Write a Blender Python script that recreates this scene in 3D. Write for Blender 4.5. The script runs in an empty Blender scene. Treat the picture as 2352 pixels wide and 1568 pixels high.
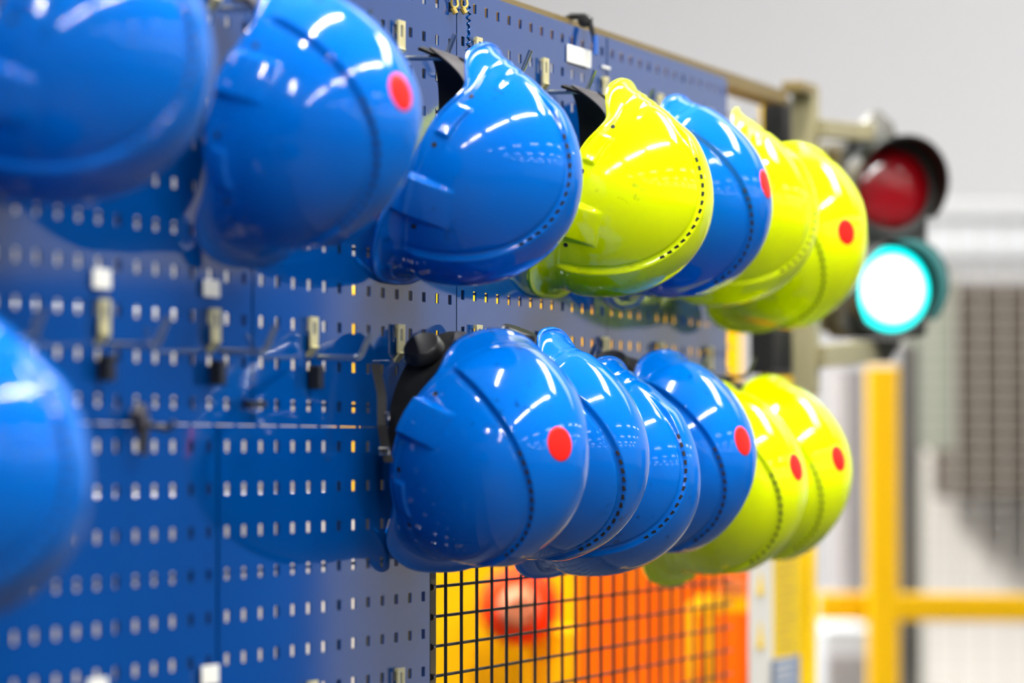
import bpy, bmesh, math, random
import numpy as np
from mathutils import Vector, Matrix, Quaternion

random.seed(7)
rng = np.random.default_rng(7)
sc = bpy.context.scene
COL = sc.collection
P = 0.038                      # hole pitch of the perforated panels
ZR = 1.70                      # height of hole row 0 above the floor

# ------------------------------------------------------------------ camera
CAM = Vector((-2.85441, -1.38459, ZR - 0.19218))
YAW, PIT = 0.339287, 0.027915
FW = Vector((math.cos(YAW) * math.cos(PIT), math.sin(YAW) * math.cos(PIT), math.sin(PIT)))
RT = Vector((math.sin(YAW), -math.cos(YAW), 0))
UP = RT.cross(FW)
cd = bpy.data.cameras.new('camera')
cd.lens = 135; cd.sensor_width = 36; cd.sensor_fit = 'HORIZONTAL'
cd.clip_end = 200
cd.dof.use_dof = True; cd.dof.focus_distance = 4.03; cd.dof.aperture_fstop = 2.9
cam = bpy.data.objects.new('camera', cd); COL.objects.link(cam)
cam.matrix_world = Matrix(((RT.x, UP.x, -FW.x, CAM.x), (RT.y, UP.y, -FW.y, CAM.y), (RT.z, UP.z, -FW.z, CAM.z), (0, 0, 0, 1)))
sc.camera = cam
F_PX = 8820.0

# ------------------------------------------------------------------ world, lights, exposure
w = bpy.data.worlds.new('world'); sc.world = w; w.use_nodes = True
w.node_tree.nodes['Background'].inputs[0].default_value = (0.93, 0.96, 1.0, 1)
w.node_tree.nodes['Background'].inputs[1].default_value = 0.15
sc.view_settings.view_transform = 'Standard'; sc.view_settings.look = 'None'
sc.view_settings.gamma = 1; sc.view_settings.use_curve_mapping = False
sc.view_settings.exposure = 0.65

def area(name, loc, target, sx, sy, power, col=(1, 1, 1)):
    l = bpy.data.lights.new(name, 'AREA'); l.shape = 'RECTANGLE'; l.size = sx; l.size_y = sy
    l.energy = power; l.color = col
    o = bpy.data.objects.new(name, l); COL.objects.link(o); o.location = loc
    o.rotation_euler = (Vector(target) - Vector(loc)).to_track_quat('-Z', 'Y').to_euler()
    return o
# bright roof light over the aisle, then two added fill lights
area('roof_light', (4.6, -2.5, 5.6), (1.4, -.1, 1.7), 2.8, .5, 115, (1, .99, .97))
area('wall_fill_light', (9.5, -2.0, 6.4), (11, -1, 1), 7, 4, 190, (1, .99, .97))  # added fill, no real fitting: brightens the back wall
area('cell_fill_light', (3.2, 4.2, 6.0), (3.6, 1.5, 1.0), 3, 2, 1250, (1, .99, .97))  # added fill, no real fitting: brightens the machines in the cell

try:
    sc.cycles.use_denoising = True
    sc.cycles.max_bounces = 8; sc.cycles.diffuse_bounces = 3; sc.cycles.glossy_bounces = 4
    sc.cycles.caustics_reflective = False; sc.cycles.caustics_refractive = False
    sc.cycles.sample_clamp_indirect = 6
except Exception:
    pass

# ------------------------------------------------------------------ helpers
def s2l(c):
    return tuple(((v / 255) / 12.92 if v / 255 <= .04045 else ((v / 255 + .055) / 1.055) ** 2.4) for v in c)

def mat(name, rgb, rough=.5, metal=0, coat=0, coat_rough=.03, emit=None, es=0, noise=0, nscale=8, bump=0, bscale=60, ior=1.5, sss=0):
    m = bpy.data.materials.new(name); m.use_nodes = True
    nt = m.node_tree; b = nt.nodes['Principled BSDF']
    c = s2l(rgb)
    b.inputs['Base Color'].default_value = (*c, 1)
    b.inputs['Roughness'].default_value = rough; b.inputs['Metallic'].default_value = metal
    b.inputs['Coat Weight'].default_value = coat; b.inputs['Coat Roughness'].default_value = coat_rough
    b.inputs['IOR'].default_value = ior
    if emit:
        b.inputs['Emission Color'].default_value = (*emit, 1); b.inputs['Emission Strength'].default_value = es
    tc = None
    if noise or bump:
        tc = nt.nodes.new('ShaderNodeTexCoord')
    if noise:
        n = nt.nodes.new('ShaderNodeTexNoise'); n.inputs['Scale'].default_value = nscale; n.inputs['Detail'].default_value = 5
        nt.links.new(tc.outputs['Object'], n.inputs['Vector'])
        mx = nt.nodes.new('ShaderNodeMix'); mx.data_type = 'RGBA'
        mx.inputs[6].default_value = (*[v * (1 - noise) for v in c], 1)
        mx.inputs[7].default_value = (*[min(1, v * (1 + noise)) for v in c], 1)
        nt.links.new(n.outputs['Fac'], mx.inputs[0]); nt.links.new(mx.outputs[2], b.inputs['Base Color'])
    if bump:
        n = nt.nodes.new('ShaderNodeTexNoise'); n.inputs['Scale'].default_value = bscale
        nt.links.new(tc.outputs['Object'], n.inputs['Vector'])
        bp = nt.nodes.new('ShaderNodeBump'); bp.inputs['Strength'].default_value = bump; bp.inputs['Distance'].default_value = .002
        nt.links.new(n.outputs['Fac'], bp.inputs['Height']); nt.links.new(bp.outputs['Normal'], b.inputs['Normal'])
    return m

def shell_mat(name, rgb, speck):
    """glossy moulded plastic with scuffs and small dirt specks"""
    m = mat(name, rgb, rough=.12, ior=1.46)
    m.node_tree.nodes['Principled BSDF'].inputs['Specular IOR Level'].default_value = .36
    nt = m.node_tree; b = nt.nodes['Principled BSDF']; c = s2l(rgb)
    tc = nt.nodes.new('ShaderNodeTexCoord')
    oi = nt.nodes.new('ShaderNodeObjectInfo')
    off = nt.nodes.new('ShaderNodeVectorMath'); off.operation = 'ADD'
    nt.links.new(tc.outputs['Object'], off.inputs[0]); nt.links.new(oi.outputs['Random'], off.inputs[1])
    n1 = nt.nodes.new('ShaderNodeTexNoise'); n1.inputs['Scale'].default_value = 70; n1.inputs['Detail'].default_value = 4
    n2 = nt.nodes.new('ShaderNodeTexNoise'); n2.inputs['Scale'].default_value = 9; n2.inputs['Detail'].default_value = 3
    for n in (n1, n2): nt.links.new(off.outputs[0], n.inputs['Vector'])
    r1 = nt.nodes.new('ShaderNodeValToRGB'); r1.color_ramp.elements[0].position = .63; r1.color_ramp.elements[1].position = .70
    nt.links.new(n1.outputs['Fac'], r1.inputs[0])
    r2 = nt.nodes.new('ShaderNodeValToRGB'); r2.color_ramp.elements[0].position = .5; r2.color_ramp.elements[1].position = .68
    nt.links.new(n2.outputs['Fac'], r2.inputs[0])
    mul = nt.nodes.new('ShaderNodeMath'); mul.operation = 'MULTIPLY'
    nt.links.new(r1.outputs[0], mul.inputs[0]); nt.links.new(r2.outputs[0], mul.inputs[1])
    mul2 = nt.nodes.new('ShaderNodeMath'); mul2.operation = 'MULTIPLY'; mul2.inputs[1].default_value = .7
    nt.links.new(mul.outputs[0], mul2.inputs[0])
    mx = nt.nodes.new('ShaderNodeMix'); mx.data_type = 'RGBA'
    mx.inputs[6].default_value = (*c, 1); mx.inputs[7].default_value = (*s2l(speck), 1)
    nt.links.new(mul2.outputs[0], mx.inputs[0]); nt.links.new(mx.outputs[2], b.inputs['Base Color'])
    n3 = nt.nodes.new('ShaderNodeTexNoise'); n3.inputs['Scale'].default_value = 28; n3.inputs['Detail'].default_value = 4
    nt.links.new(off.outputs[0], n3.inputs['Vector'])
    mr = nt.nodes.new('ShaderNodeMapRange'); mr.inputs[3].default_value = .03; mr.inputs[4].default_value = .13
    nt.links.new(n3.outputs['Fac'], mr.inputs[0]); nt.links.new(mr.outputs[0], b.inputs['Roughness'])
    return m

M = {}
M['blue_shell'] = shell_mat('blue_shell', (0, 100, 196), (6, 34, 70))
M['lime_shell'] = shell_mat('lime_shell', (227, 243, 0), (110, 110, 40))
M['panel'] = mat('blue_panel_paint', (0, 56, 120), rough=.06, ior=1.52, noise=.08, nscale=5)
M['red'] = mat('red_sticker', (236, 30, 22), rough=.35)
M['pink'] = mat('sticker_edge', (235, 120, 130), rough=.4)
M['black'] = mat('black_plastic', (16, 16, 17), rough=.42)
M['hole'] = mat('dark_recess', (6, 7, 10), rough=.8)
M['strap'] = mat('grey_black_strap', (62, 58, 60), rough=.38, noise=.25, nscale=60)
M['liner'] = mat('black_liner', (8, 8, 9), rough=.85)
M['webbing'] = mat('black_webbing', (14, 14, 16), rough=.8)
M['zinc'] = mat('yellow_zinc', (214, 204, 150), rough=.35, metal=.35, noise=.2, nscale=90)
M['steel'] = mat('steel_rod', (190, 195, 195), rough=.22, metal=1)
M['chrome'] = mat('buckle', (200, 200, 200), rough=.2, metal=1)
M['label'] = mat('white_label', (236, 234, 224), rough=.5)
M['wire'] = mat('black_wire', (20, 20, 18), rough=.35, noise=.3, nscale=40)
M['olive'] = mat('olive_post', (120, 104, 62), rough=.5, noise=.1, nscale=14)
M['olive_rail'] = mat('olive_rail', (112, 94, 48), rough=.5, noise=.15, nscale=12)
M['beige'] = mat('beige_metal', (146, 138, 104), rough=.5, noise=.05, nscale=10)
M['yellow'] = mat('safety_yellow', (252, 204, 0), rough=.4, noise=.03, nscale=3)
M['amber'] = mat('machine_yellow', (255, 196, 0), rough=.45, noise=.04, nscale=3)
M['orange'] = mat('orange_curtain', (255, 112, 0), rough=.5, noise=.08, nscale=3)
M['redorange'] = mat('red_orange', (255, 62, 10), rough=.45)
M['pale'] = mat('pale_cap', (196, 120, 88), rough=.5)
M['wall'] = mat('hall_wall_paint', (224, 223, 224), rough=.9, noise=.02, nscale=.4)
M['floor'] = mat('hall_floor_paint', (58, 60, 62), rough=.5, noise=.08, nscale=2)
M['ceiling'] = mat('ceiling_paint', (200, 200, 202), rough=.9, noise=.02, nscale=.5)
M['lamp'] = mat('lamp_tube', (255, 255, 255), emit=(1, .99, .96), es=300)
M['lamp_aisle'] = mat('lamp_tube_aisle', (255, 255, 255), emit=(1, .99, .96), es=185)
M['lamp_far'] = mat('lamp_tube_far', (255, 255, 255), emit=(1, .99, .96), es=24)
M['housing'] = mat('lamp_housing', (230, 230, 230), rough=.4)
M['signal_black'] = mat('signal_housing', (22, 26, 22), rough=.45)
M['signal_grey'] = mat('signal_side', (122, 120, 104), rough=.5)
M['red_lens'] = mat('red_lens', (150, 6, 20), rough=.15, coat=.6)
M['grey_box'] = mat('grey_machine', (168, 170, 172), rough=.5, noise=.03, nscale=2)
M['brown_box'] = mat('brown_grey_cabinet', (62, 54, 46), rough=.6, noise=.04, nscale=3)
M['green_grey'] = mat('green_grey_panel', (112, 116, 102), rough=.6, noise=.04, nscale=3)
M['white_box'] = mat('white_crate', (204, 198, 190), rough=.6, noise=.03, nscale=2)
M['mesh_light'] = mat('light_mesh', (164, 160, 152), rough=.5)
M['grey_col'] = mat('grey_column', (136, 132, 132), rough=.4)
M['blue_tag'] = mat('blue_tag', (0, 82, 170), rough=.35)
M['sign_blue'] = mat('sign_grey_blue', (120, 138, 165), rough=.5)
M['sign_white'] = mat('sign_white', (208, 204, 194), rough=.5)
M['sign_yellow'] = mat('sign_yellow', (226, 190, 0), rough=.45)
M['signal_side'] = mat('dark_grey_post', (70, 68, 66), rough=.5)
M['cab_blue'] = mat('cabinet_blue', (0, 70, 150), rough=.5)
M['signal_clamp'] = mat('signal_clamp', (62, 60, 50), rough=.5)
M['guard_yellow'] = mat('guard_yellow', (200, 158, 0), rough=.45, noise=.04, nscale=4)
M['cord'] = mat('cord', (180, 150, 60), rough=.6)

for k_ in ('amber', 'orange', 'redorange', 'pale', 'yellow', 'guard_yellow', 'sign_yellow', 'brown_box', 'red'):
    M[k_].node_tree.nodes['Principled BSDF'].inputs['Specular IOR Level'].default_value = .15
# lit green lens: hot white centre fading to turquoise at the edge of the lamp
def lens_mat():
    m = bpy.data.materials.new('green_lens_lit'); m.use_nodes = True
    nt = m.node_tree; b = nt.nodes['Principled BSDF']
    b.inputs['Base Color'].default_value = (0, .35, .32, 1)
    tc = nt.nodes.new('ShaderNodeTexCoord'); ln = nt.nodes.new('ShaderNodeVectorMath'); ln.operation = 'LENGTH'
    sx = nt.nodes.new('ShaderNodeVectorMath'); sx.operation = 'MULTIPLY'; sx.inputs[1].default_value = (0, 1, 1)
    nt.links.new(tc.outputs['Object'], sx.inputs[0]); nt.links.new(sx.outputs[0], ln.inputs[0])
    mr = nt.nodes.new('ShaderNodeMapRange'); mr.inputs[1].default_value = .034; mr.inputs[2].default_value = .062
    nt.links.new(ln.outputs['Value'], mr.inputs[0])
    r = nt.nodes.new('ShaderNodeValToRGB')
    r.color_ramp.elements[0].color = (.75, 1.0, 1.0, 1); r.color_ramp.elements[1].color = (0, .2, .19, 1)
    e = r.color_ramp.elements.new(.62); e.color = (0, .34, .33, 1)
    nt.links.new(mr.outputs[0], r.inputs[0]); nt.links.new(r.outputs[0], b.inputs['Emission Color'])
    b.inputs['Emission Strength'].default_value = 5.0
    return m
M['green_lens'] = lens_mat()

class MB:
    """collects shapes and links them as ONE mesh object"""
    def __init__(self): self.v = []; self.f = []
    def add(self, vs, fs):
        o = len(self.v); self.v += [tuple(x) for x in vs]; self.f += [tuple(i + o for i in f) for f in fs]; return self
    def box(self, x0, x1, y0, y1, z0, z1, mtx=None, bev=0):
        if bev:
            bm = bmesh.new(); bmesh.ops.create_cube(bm, size=1)
            for v in bm.verts:
                v.co = Vector(((x0 + x1) / 2 + v.co.x * (x1 - x0), (y0 + y1) / 2 + v.co.y * (y1 - y0), (z0 + z1) / 2 + v.co.z * (z1 - z0)))
            bmesh.ops.bevel(bm, geom=bm.edges[:], offset=bev, segments=2, affect='EDGES', profile=.6)
            bm.verts.ensure_lookup_table()
            vs = [v.co.copy() for v in bm.verts]; fs = [[v.index for v in f.verts] for f in bm.faces]; bm.free()
        else:
            vs = [Vector((x, y, z)) for x in (x0, x1) for y in (y0, y1) for z in (z0, z1)]
            fs = [(0, 1, 3, 2), (4, 6, 7, 5), (0, 4, 5, 1), (2, 3, 7, 6), (0, 2, 6, 4), (1, 5, 7, 3)]
        if mtx: vs = [mtx @ v for v in vs]
        return self.add(vs, fs)
    def tube(self, pts, r, n=10, closed=False, cap=True):
        pts = [Vector(p) for p in pts]; rings = []
        k = len(pts); prev = None
        for i, p in enumerate(pts):
            if closed: t = (pts[(i + 1) % k] - pts[i - 1]).normalized()
            else: t = (pts[min(i + 1, k - 1)] - pts[max(i - 1, 0)]).normalized()
            if prev is None:
                a = Vector((0, 0, 1)) if abs(t.z) < .9 else Vector((1, 0, 0)); nrm = (a - t * a.dot(t)).normalized()
            else:
                nrm = (prev - t * prev.dot(t)).normalized()
            prev = nrm; bn = t.cross(nrm)
            rr = r[i] if isinstance(r, (list, tuple)) else r
            rings.append([p + (nrm * math.cos(2 * math.pi * j / n) + bn * math.sin(2 * math.pi * j / n)) * rr for j in range(n)])
        vs = [q for rg in rings for q in rg]; fs = []
        for i in range(k if closed else k - 1):
            a, b = i * n, ((i + 1) % k) * n
            for j in range(n): fs.append((a + j, a + (j + 1) % n, b + (j + 1) % n, b + j))
        if cap and not closed: fs.append(tuple(range(n - 1, -1, -1))); fs.append(tuple((k - 1) * n + j for j in range(n)))
        return self.add(vs, fs)
    def lathe(self, prof, n=48, mtx=None, a0=0, a1=2 * math.pi):
        """profile of (r, x); axis = x"""
        full = abs(a1 - a0 - 2 * math.pi) < 1e-6; m = n if full else n + 1
        vs = []
        for r, x in prof:
            for j in range(m):
                a = a0 + (a1 - a0) * j / n; vs.append(Vector((x, r * math.cos(a), r * math.sin(a))))
        if mtx: vs = [mtx @ v for v in vs]
        fs = []
        for i in range(len(prof) - 1):
            for j in range(n):
                j2 = (j + 1) % m; fs.append((i * m + j, i * m + j2, (i + 1) * m + j2, (i + 1) * m + j))
        return self.add(vs, fs)
    def mesh(self, name, m, smooth=False):
        me = bpy.data.meshes.new(name); me.from_pydata(self.v, [], self.f); me.update()
        me.materials.append(m if not isinstance(m, str) else M[m])
        bm = bmesh.new(); bm.from_mesh(me); bmesh.ops.recalc_face_normals(bm, faces=bm.faces[:]); bm.to_mesh(me); bm.free()
        if smooth:
            me.polygons.foreach_set('use_smooth', [True] * len(me.polygons))
        return me
    def build(self, name, m, parent=None, smooth=False, loc=None, rot=None):
        return link(name, self.mesh(name, m, smooth), parent, loc, rot)

def link(name, me, parent=None, loc=None, rot=None):
    o = bpy.data.objects.new(name, me); COL.objects.link(o)
    if loc is not None: o.location = loc
    if rot is not None: o.rotation_euler = rot
    if parent: o.parent = parent
    return o

def autosmooth(o, deg=35):
    me = o.data if hasattr(o, 'data') else o
    me.polygons.foreach_set('use_smooth', [True] * len(me.polygons))
    try: me.set_sharp_from_angle(angle=math.radians(deg))
    except Exception: pass
    return o

def tag(o, label, cat, group=None, kind=None):
    o['label'] = label; o['category'] = cat
    if group: o['group'] = group
    if kind: o['kind'] = kind
    return o

def empty(name, loc=(0, 0, 0), rz=0):
    o = bpy.data.objects.new(name, None); COL.objects.link(o); o.location = loc; o.rotation_euler = (0, 0, rz)
    o.empty_display_size = .02
    return o

def struct(name, mb, m, parent=None):
    o = mb.build(name, m, parent)
    if parent is None: o['kind'] = 'structure'
    return o

def copy_tree(o, parent=None):
    c = o.copy(); COL.objects.link(c); c.parent = parent
    for ch in list(o.children): copy_tree(ch, c)
    return c

def at(px, py, z):
    """the point seen at a pixel of the photograph at view depth z"""
    return CAM + (FW + RT * ((px - 1176) / F_PX) + UP * ((784 - py) / F_PX)) * z

def on_wall(px, py, Y=0.0):
    d = FW + RT * ((px - 1176) / F_PX) + UP * ((784 - py) / F_PX)
    return CAM + d * ((Y - CAM.y) / d.y)

# panel 2 group: slightly turned run of panels on the right
G2X, G2Z, ROT2 = 23 * P + 0.0401, 0.0065, 0.01626
def grid(i, j, right=False):
    if right: return Vector((G2X + i * P * math.cos(ROT2), i * P * math.sin(ROT2), ZR - j * P + G2Z))
    return Vector((i * P, 0, ZR - j * P))

# ------------------------------------------------------------------ the hall
struct('floor', MB().box(-12, 15, -26, 9, -.1, 0), 'floor')
struct('ceiling', MB().box(-12, 15, -26, 9, 7.2, 7.4), 'ceiling')
struct('wall_back', MB().box(15, 15.2, -26, 9, 0, 7.2), 'wall')
struct('wall_right', MB().box(-12, 15, -26.2, -26, 0, 7.2), 'wall')
struct('wall_left', MB().box(-12, 15, 9, 9.2, 0, 7.2), 'wall')

# ceiling luminaires: rows of long tube fittings
def lum_set(L, m):
    b = MB().box(-L / 2, L / 2, -.09, .09, 0, .06, bev=.01).mesh('housing', 'housing')
    t = MB().tube([(-L / 2 + .04, 0, -.02), (L / 2 - .04, 0, -.02)], .032, 12).mesh('tube', m)
    return b, t
near_set, far_set, aisle_set = lum_set(3.0, 'lamp'), lum_set(1.5, 'lamp_far'), lum_set(3.0, 'lamp_aisle')
rodm = MB().tube([(0, 0, .06), (0, 0, 1.85)], .004, 6).mesh('hanger', 'steel')
rows = [(-3.6, [-10.6, -6.5, -2.4, 1.0], aisle_set, 'row of long lights nearest the aisle'), (-.75, [-6.9, .7], near_set, 'row of long lights over the helmets')]
for q, yy in enumerate((-8.0, -12, -16, -20)):
    rows.append((yy, [-10.2 + k * 3.4 + (q % 2) * .9 for k in range(8)], far_set, 'far rows of short lights over the hall'))
rows.append((5.0, [-6.5, -2.4, 1.7, 5.8], far_set, 'row of short lights over the machine cell'))
for yy, xs, (bm_, tm_), g_ in rows:
    for xx in xs:
        e = empty('ceiling_light', (xx, yy, 5.3))
        lab = {'row of long lights nearest the aisle': 'long white tube light of the row hung over the aisle', 'row of long lights over the helmets': 'long white tube light of the row hung right above the helmets',
               'far rows of short lights over the hall': 'short white tube light hung far out over the hall', 'row of short lights over the machine cell': 'short white tube light hung over the machine cell'}[g_]
        tag(e, lab, 'ceiling light', g_)
        link('housing', bm_, e); link('tube', tm_, e)
        hx_ = .5 if bm_ is far_set[0] else 1.0
        link('hanger', rodm, e, (-hx_, 0, 0)); link('hanger', rodm, e, (hx_, 0, 0))

# ------------------------------------------------------------------ perforated panels
def make_panel(i0, i1, j0, j1, right, label, rx=0.0, rz=0.0, grp=None):
    """sheet with real square holes; local x along the wall, z up, front face at y = 0"""
    HW = .005; T = .0016; ed = .0185
    nx, nz = i1 - i0 + 1, j1 - j0 + 1
    xs = [-ed]; zs = [-ed]
    for k in range(nx): xs += [k * P - HW, k * P + HW]
    xs.append((nx - 1) * P + ed)
    for k in range(nz): zs += [k * P - HW, k * P + HW]
    zs.append((nz - 1) * P + ed)
    X, Z = len(xs), len(zs); vs = []; fs = []
    for y in (0, T):
        for z in zs:
            for x in xs: vs.append((x, y, z))
    idx = lambda a, b, s: s * X * Z + b * X + a
    for b in range(Z - 1):
        for a in range(X - 1):
            if a % 2 == 1 and b % 2 == 1:
                q = [(a, b), (a + 1, b), (a + 1, b + 1), (a, b + 1)]
                for t in range(4):
                    (u, v), (u2, v2) = q[t], q[(t + 1) % 4]
                    fs.append((idx(u, v, 0), idx(u2, v2, 0), idx(u2, v2, 1), idx(u, v, 1)))
            else:
                fs.append((idx(a, b, 0), idx(a + 1, b, 0), idx(a + 1, b + 1, 0), idx(a, b + 1, 0)))
                fs.append((idx(a, b, 1), idx(a, b + 1, 1), idx(a + 1, b + 1, 1), idx(a + 1, b, 1)))
    mb = MB(); mb.add(vs, fs)
    # folded edges
    L, R, B, Tt = xs[0], xs[-1], zs[0], zs[-1]
    D = .010
    mb.box(L, L + T, T * .5, D, B, Tt); mb.box(R - T, R, T * .5, D, B, Tt)
    mb.box(L, R, T * .5, D, B, B + T); mb.box(L, R, T * .5, D, Tt - T, Tt)
    o = mb.build('perforated_panel', 'panel')
    o.location = grid(i0, j1, right)
    o.rotation_euler = (rx, 0, (ROT2 if right else 0) + rz)
    tag(o, label, 'tool panel', grp)
    return o
make_panel(-18, -5, -7, 4, False, 'blue perforated wall panel at the far left of the upper row, mostly out of frame')
make_panel(-4, 9, -7, 4, False, 'blue perforated panel of the upper row behind the two nearest helmets', rz=.002)
make_panel(10, 23, -7, 4, False, 'blue perforated panel of the upper row behind the third blue helmet', rz=-.001)
make_panel(0, 13, -7, 4, True, 'blue perforated panel right of the vertical seam, behind the nearer lime helmet')
make_panel(14, 27, -7, 4, True, 'last blue perforated panel of the upper row, next to the post of the signal light', rx=.002)
make_panel(-6, 7, 5, 16, False, 'blue perforated panel of the lower row behind the large blurred helmet at the left edge', rz=.003)
make_panel(8, 21, 5, 16, False, 'blue perforated panel of the lower row ending at the wire mesh')

# ------------------------------------------------------------------ mesh guard behind the panels
YM = .021                      # plane of the vertical wires
x_a, x_b = -24 * P, grid(30.4, 0, True).x
mesh_top = ZR + 7 * P + .026; mesh_bot = .12
e = empty('mesh_guard', (x_a, YM, mesh_bot))
tag(e, 'black wire mesh guard fence running behind the blue panels', 'fence')
vw = MB().tube([(0, 0, 0), (0, 0, mesh_top - mesh_bot - .012)], .0019, 8).mesh('vertical_wire', 'wire')
x_first = on_wall(1061.5, 1350, YM).x
k0 = int((x_a + .03 - x_first) / .05)
slope2 = math.tan(ROT2)
def ymesh(x): return YM + (max(0, x - G2X)) * slope2
k = k0
while x_first + k * .05 < x_b - .01:
    x = x_first + k * .05
    link('vertical_wire', vw, e, (x - x_a, ymesh(x) - YM, 0)); k += 1
zz = on_wall(999, 1415.5, YM + .004).z
hz = []
z = zz
while z < mesh_top: z += .031
while z > mesh_bot + .02:
    z -= .031; hz.append(z)
xk = on_wall(999, 1415, YM).x
hwr = MB().tube([(xk - .002, .004, 0), (G2X, .004, 0), (x_b, .004 + (x_b - G2X) * slope2, 0)], .0017, 8)
hwr.tube([(xk - .0075, .002, 0), (xk + .0015, .003, 0)], .0036, 10)
hwl = MB().tube([(x_a, .004, 0), (xk - .05, .004, 0)], .0017, 6)
hwr_m = hwr.mesh('horizontal_wire', 'wire'); hwl_m = hwl.mesh('horizontal_wire', 'wire')
for z in hz:
    if z > mesh_top - .02: continue
    link('horizontal_wire', hwr_m, e, (-x_a, 0, z - mesh_bot)); link('horizontal_wire', hwl_m, e, (-x_a, 0, z - mesh_bot))

# steel post carrying the mesh, its face showing beside the panel edge
xp = on_wall(1003.5, 1400, .028).x
e = empty('fence_post', (xp - .03, .055, 0)); tag(e, 'olive square steel fence post between the lower panel and the wire mesh', 'post')
MB().box(-.03, .03, -.027, .036, 0, mesh_top - .03, bev=.003).build('tube', 'olive', e)
MB().box(-.05, .05, -.045, .045, 0, .01).build('foot_plate', 'olive', e)
# top rail
rail = MB()
pa, pb = Vector((x_a, .030, mesh_top + .006)), Vector((G2X, .030, mesh_top + .006))
pc = grid(37.5, -7.5, True); pc.y += .030; pc.z = mesh_top + .012
xa = [pa, pb, pc]
for s in range(2):
    a, b = xa[s], xa[s + 1]; d = (b - a); L = d.length
    mt = Matrix.Translation(a) @ d.to_track_quat('X', 'Z').to_matrix().to_4x4()
    rail.box(0, L, -.014, .026, -.014, .004, mt)
tag(rail.build('top_rail', 'olive_rail'), 'olive brown steel rail along the top of the panels', 'rail')

# ------------------------------------------------------------------ hooks
def make_hook():
    e = empty('wall_hook')
    pl = MB(); # plate with a square window
    w, t = .0095, .0018
    pl.box(-w, w, -.004 - t, -.004, .0035, .0075 + .0005, bev=0)
    pl.box(-w, -.0035, -.004 - t, -.004, -.0085, .0035); pl.box(.0035, w, -.004 - t, -.004, -.0085, .0035)
    pl.box(-w, w, -.004 - t, -.004, -.021, -.0085)
    pl.box(-.004, .004, -.004, .012, .004, .0075); pl.box(-.004, .004, .0022, .004, -.006, .0075)
    mt = Matrix.Translation((0, -.006, -.021)) @ Matrix.Rotation(math.radians(38), 4, 'X')
    pl.box(-w * .8, w * .8, -.001, .001, -.016, .001, mt)
    o = pl.build('plate', 'zinc', e)
    rd = MB(); pts = [(0, -.008, -.0300), (0, -.047, -.0310)]
    for k in range(5):
        a = math.radians(12 + k * 15); pts.append((0, -.047 - .008 * math.sin(a), -.0310 + .008 * (1 - math.cos(a))))
    pts.append((0, -.0625, -.0075))
    rd.tube(pts, .0026, 12); autosmooth(rd.build('rod', 'steel', e), 50)
    return e
hook0 = make_hook()
block = MB().box(-.007, .007, -.013, -.002, -.060, -.038, bev=.0015).mesh('black_block', 'black')  # plain black block under the hook plate
hook_pos = []
def hook(i, j, right, label, with_block=False, used=[]):
    h = hook0 if not used else copy_tree(hook0)
    used.append(1)
    h.location = grid(i, j, right); h.rotation_euler = (0, 0, ROT2 if right else 0)
    tag(h, label, 'hook', 'hooks on the blue panels')
    if with_block: link('black_block', block, h)
    return h
up_l = [(-5, False, 'upper hook carrying the blurred blue helmet in the top left corner'),
        (1, False, 'empty upper hook between the two nearest blue helmets'),
        (7, False, 'upper hook carrying the second blue helmet from the left'),
        (13, False, 'empty upper hook behind the second blue helmet from the left'),
        (19, False, 'upper hook with beige plate carrying the third blue helmet'),
        (1, True, 'empty upper hook whose bent steel tip shows above the third blue helmet'),
        (7, True, 'upper hook carrying the sharply focused lime helmet'),
        (13, True, 'upper hook carrying the blue helmet between the lime ones'),
        (19, True, 'upper hook carrying the second lime helmet of the upper row'),
        (25, True, 'upper hook carrying the last lime helmet of the upper row')]
for i, r, l in up_l: hook(i, -6, r, l)
lo_l = [(-11, False, 'lower hook carrying the blurred helmet at the left edge', False),
        (-5, False, 'empty lower hook hidden beside the blurred helmet at the left edge', True),
        (1, False, 'empty lower hook under a white label, the leftmost with a black block below', True),
        (7, False, 'empty lower hook under a white label, the middle one with a black block below', True),
        (13, False, 'empty lower hook nearest to the lower helmets, with a black block below', True),
        (19, False, 'lower hook carrying the first blue helmet of the lower group', False),
        (1, True, 'lower hook carrying the blue helmet with the tall glossy rim', False),
        (7, True, 'lower hook carrying the third blue helmet of the lower group', False),
        (13, True, 'lower hook carrying the fourth blue helmet of the lower group', False),
        (19, True, 'lower hook carrying the nearer lime helmet of the lower row', False),
        (25, True, 'lower hook carrying the last lime helmet of the lower row', False)]
for i, r, l, b in lo_l: hook(i, 2, r, l, b)
hook(19, 11, False, 'beige hook at the bottom edge of the photo, nearest the wire mesh')
hook(13, 11, False, 'hook just cut off by the bottom edge of the photo')

# ------------------------------------------------------------------ helmets (millimetres in the shape function)
def sstep(a, b, x):
    t = np.clip((x - a) / (b - a), 0, 1); return t * t * (3 - 2 * t)

HA, HB, HH = 116.0, 102.0, 139.0
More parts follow.
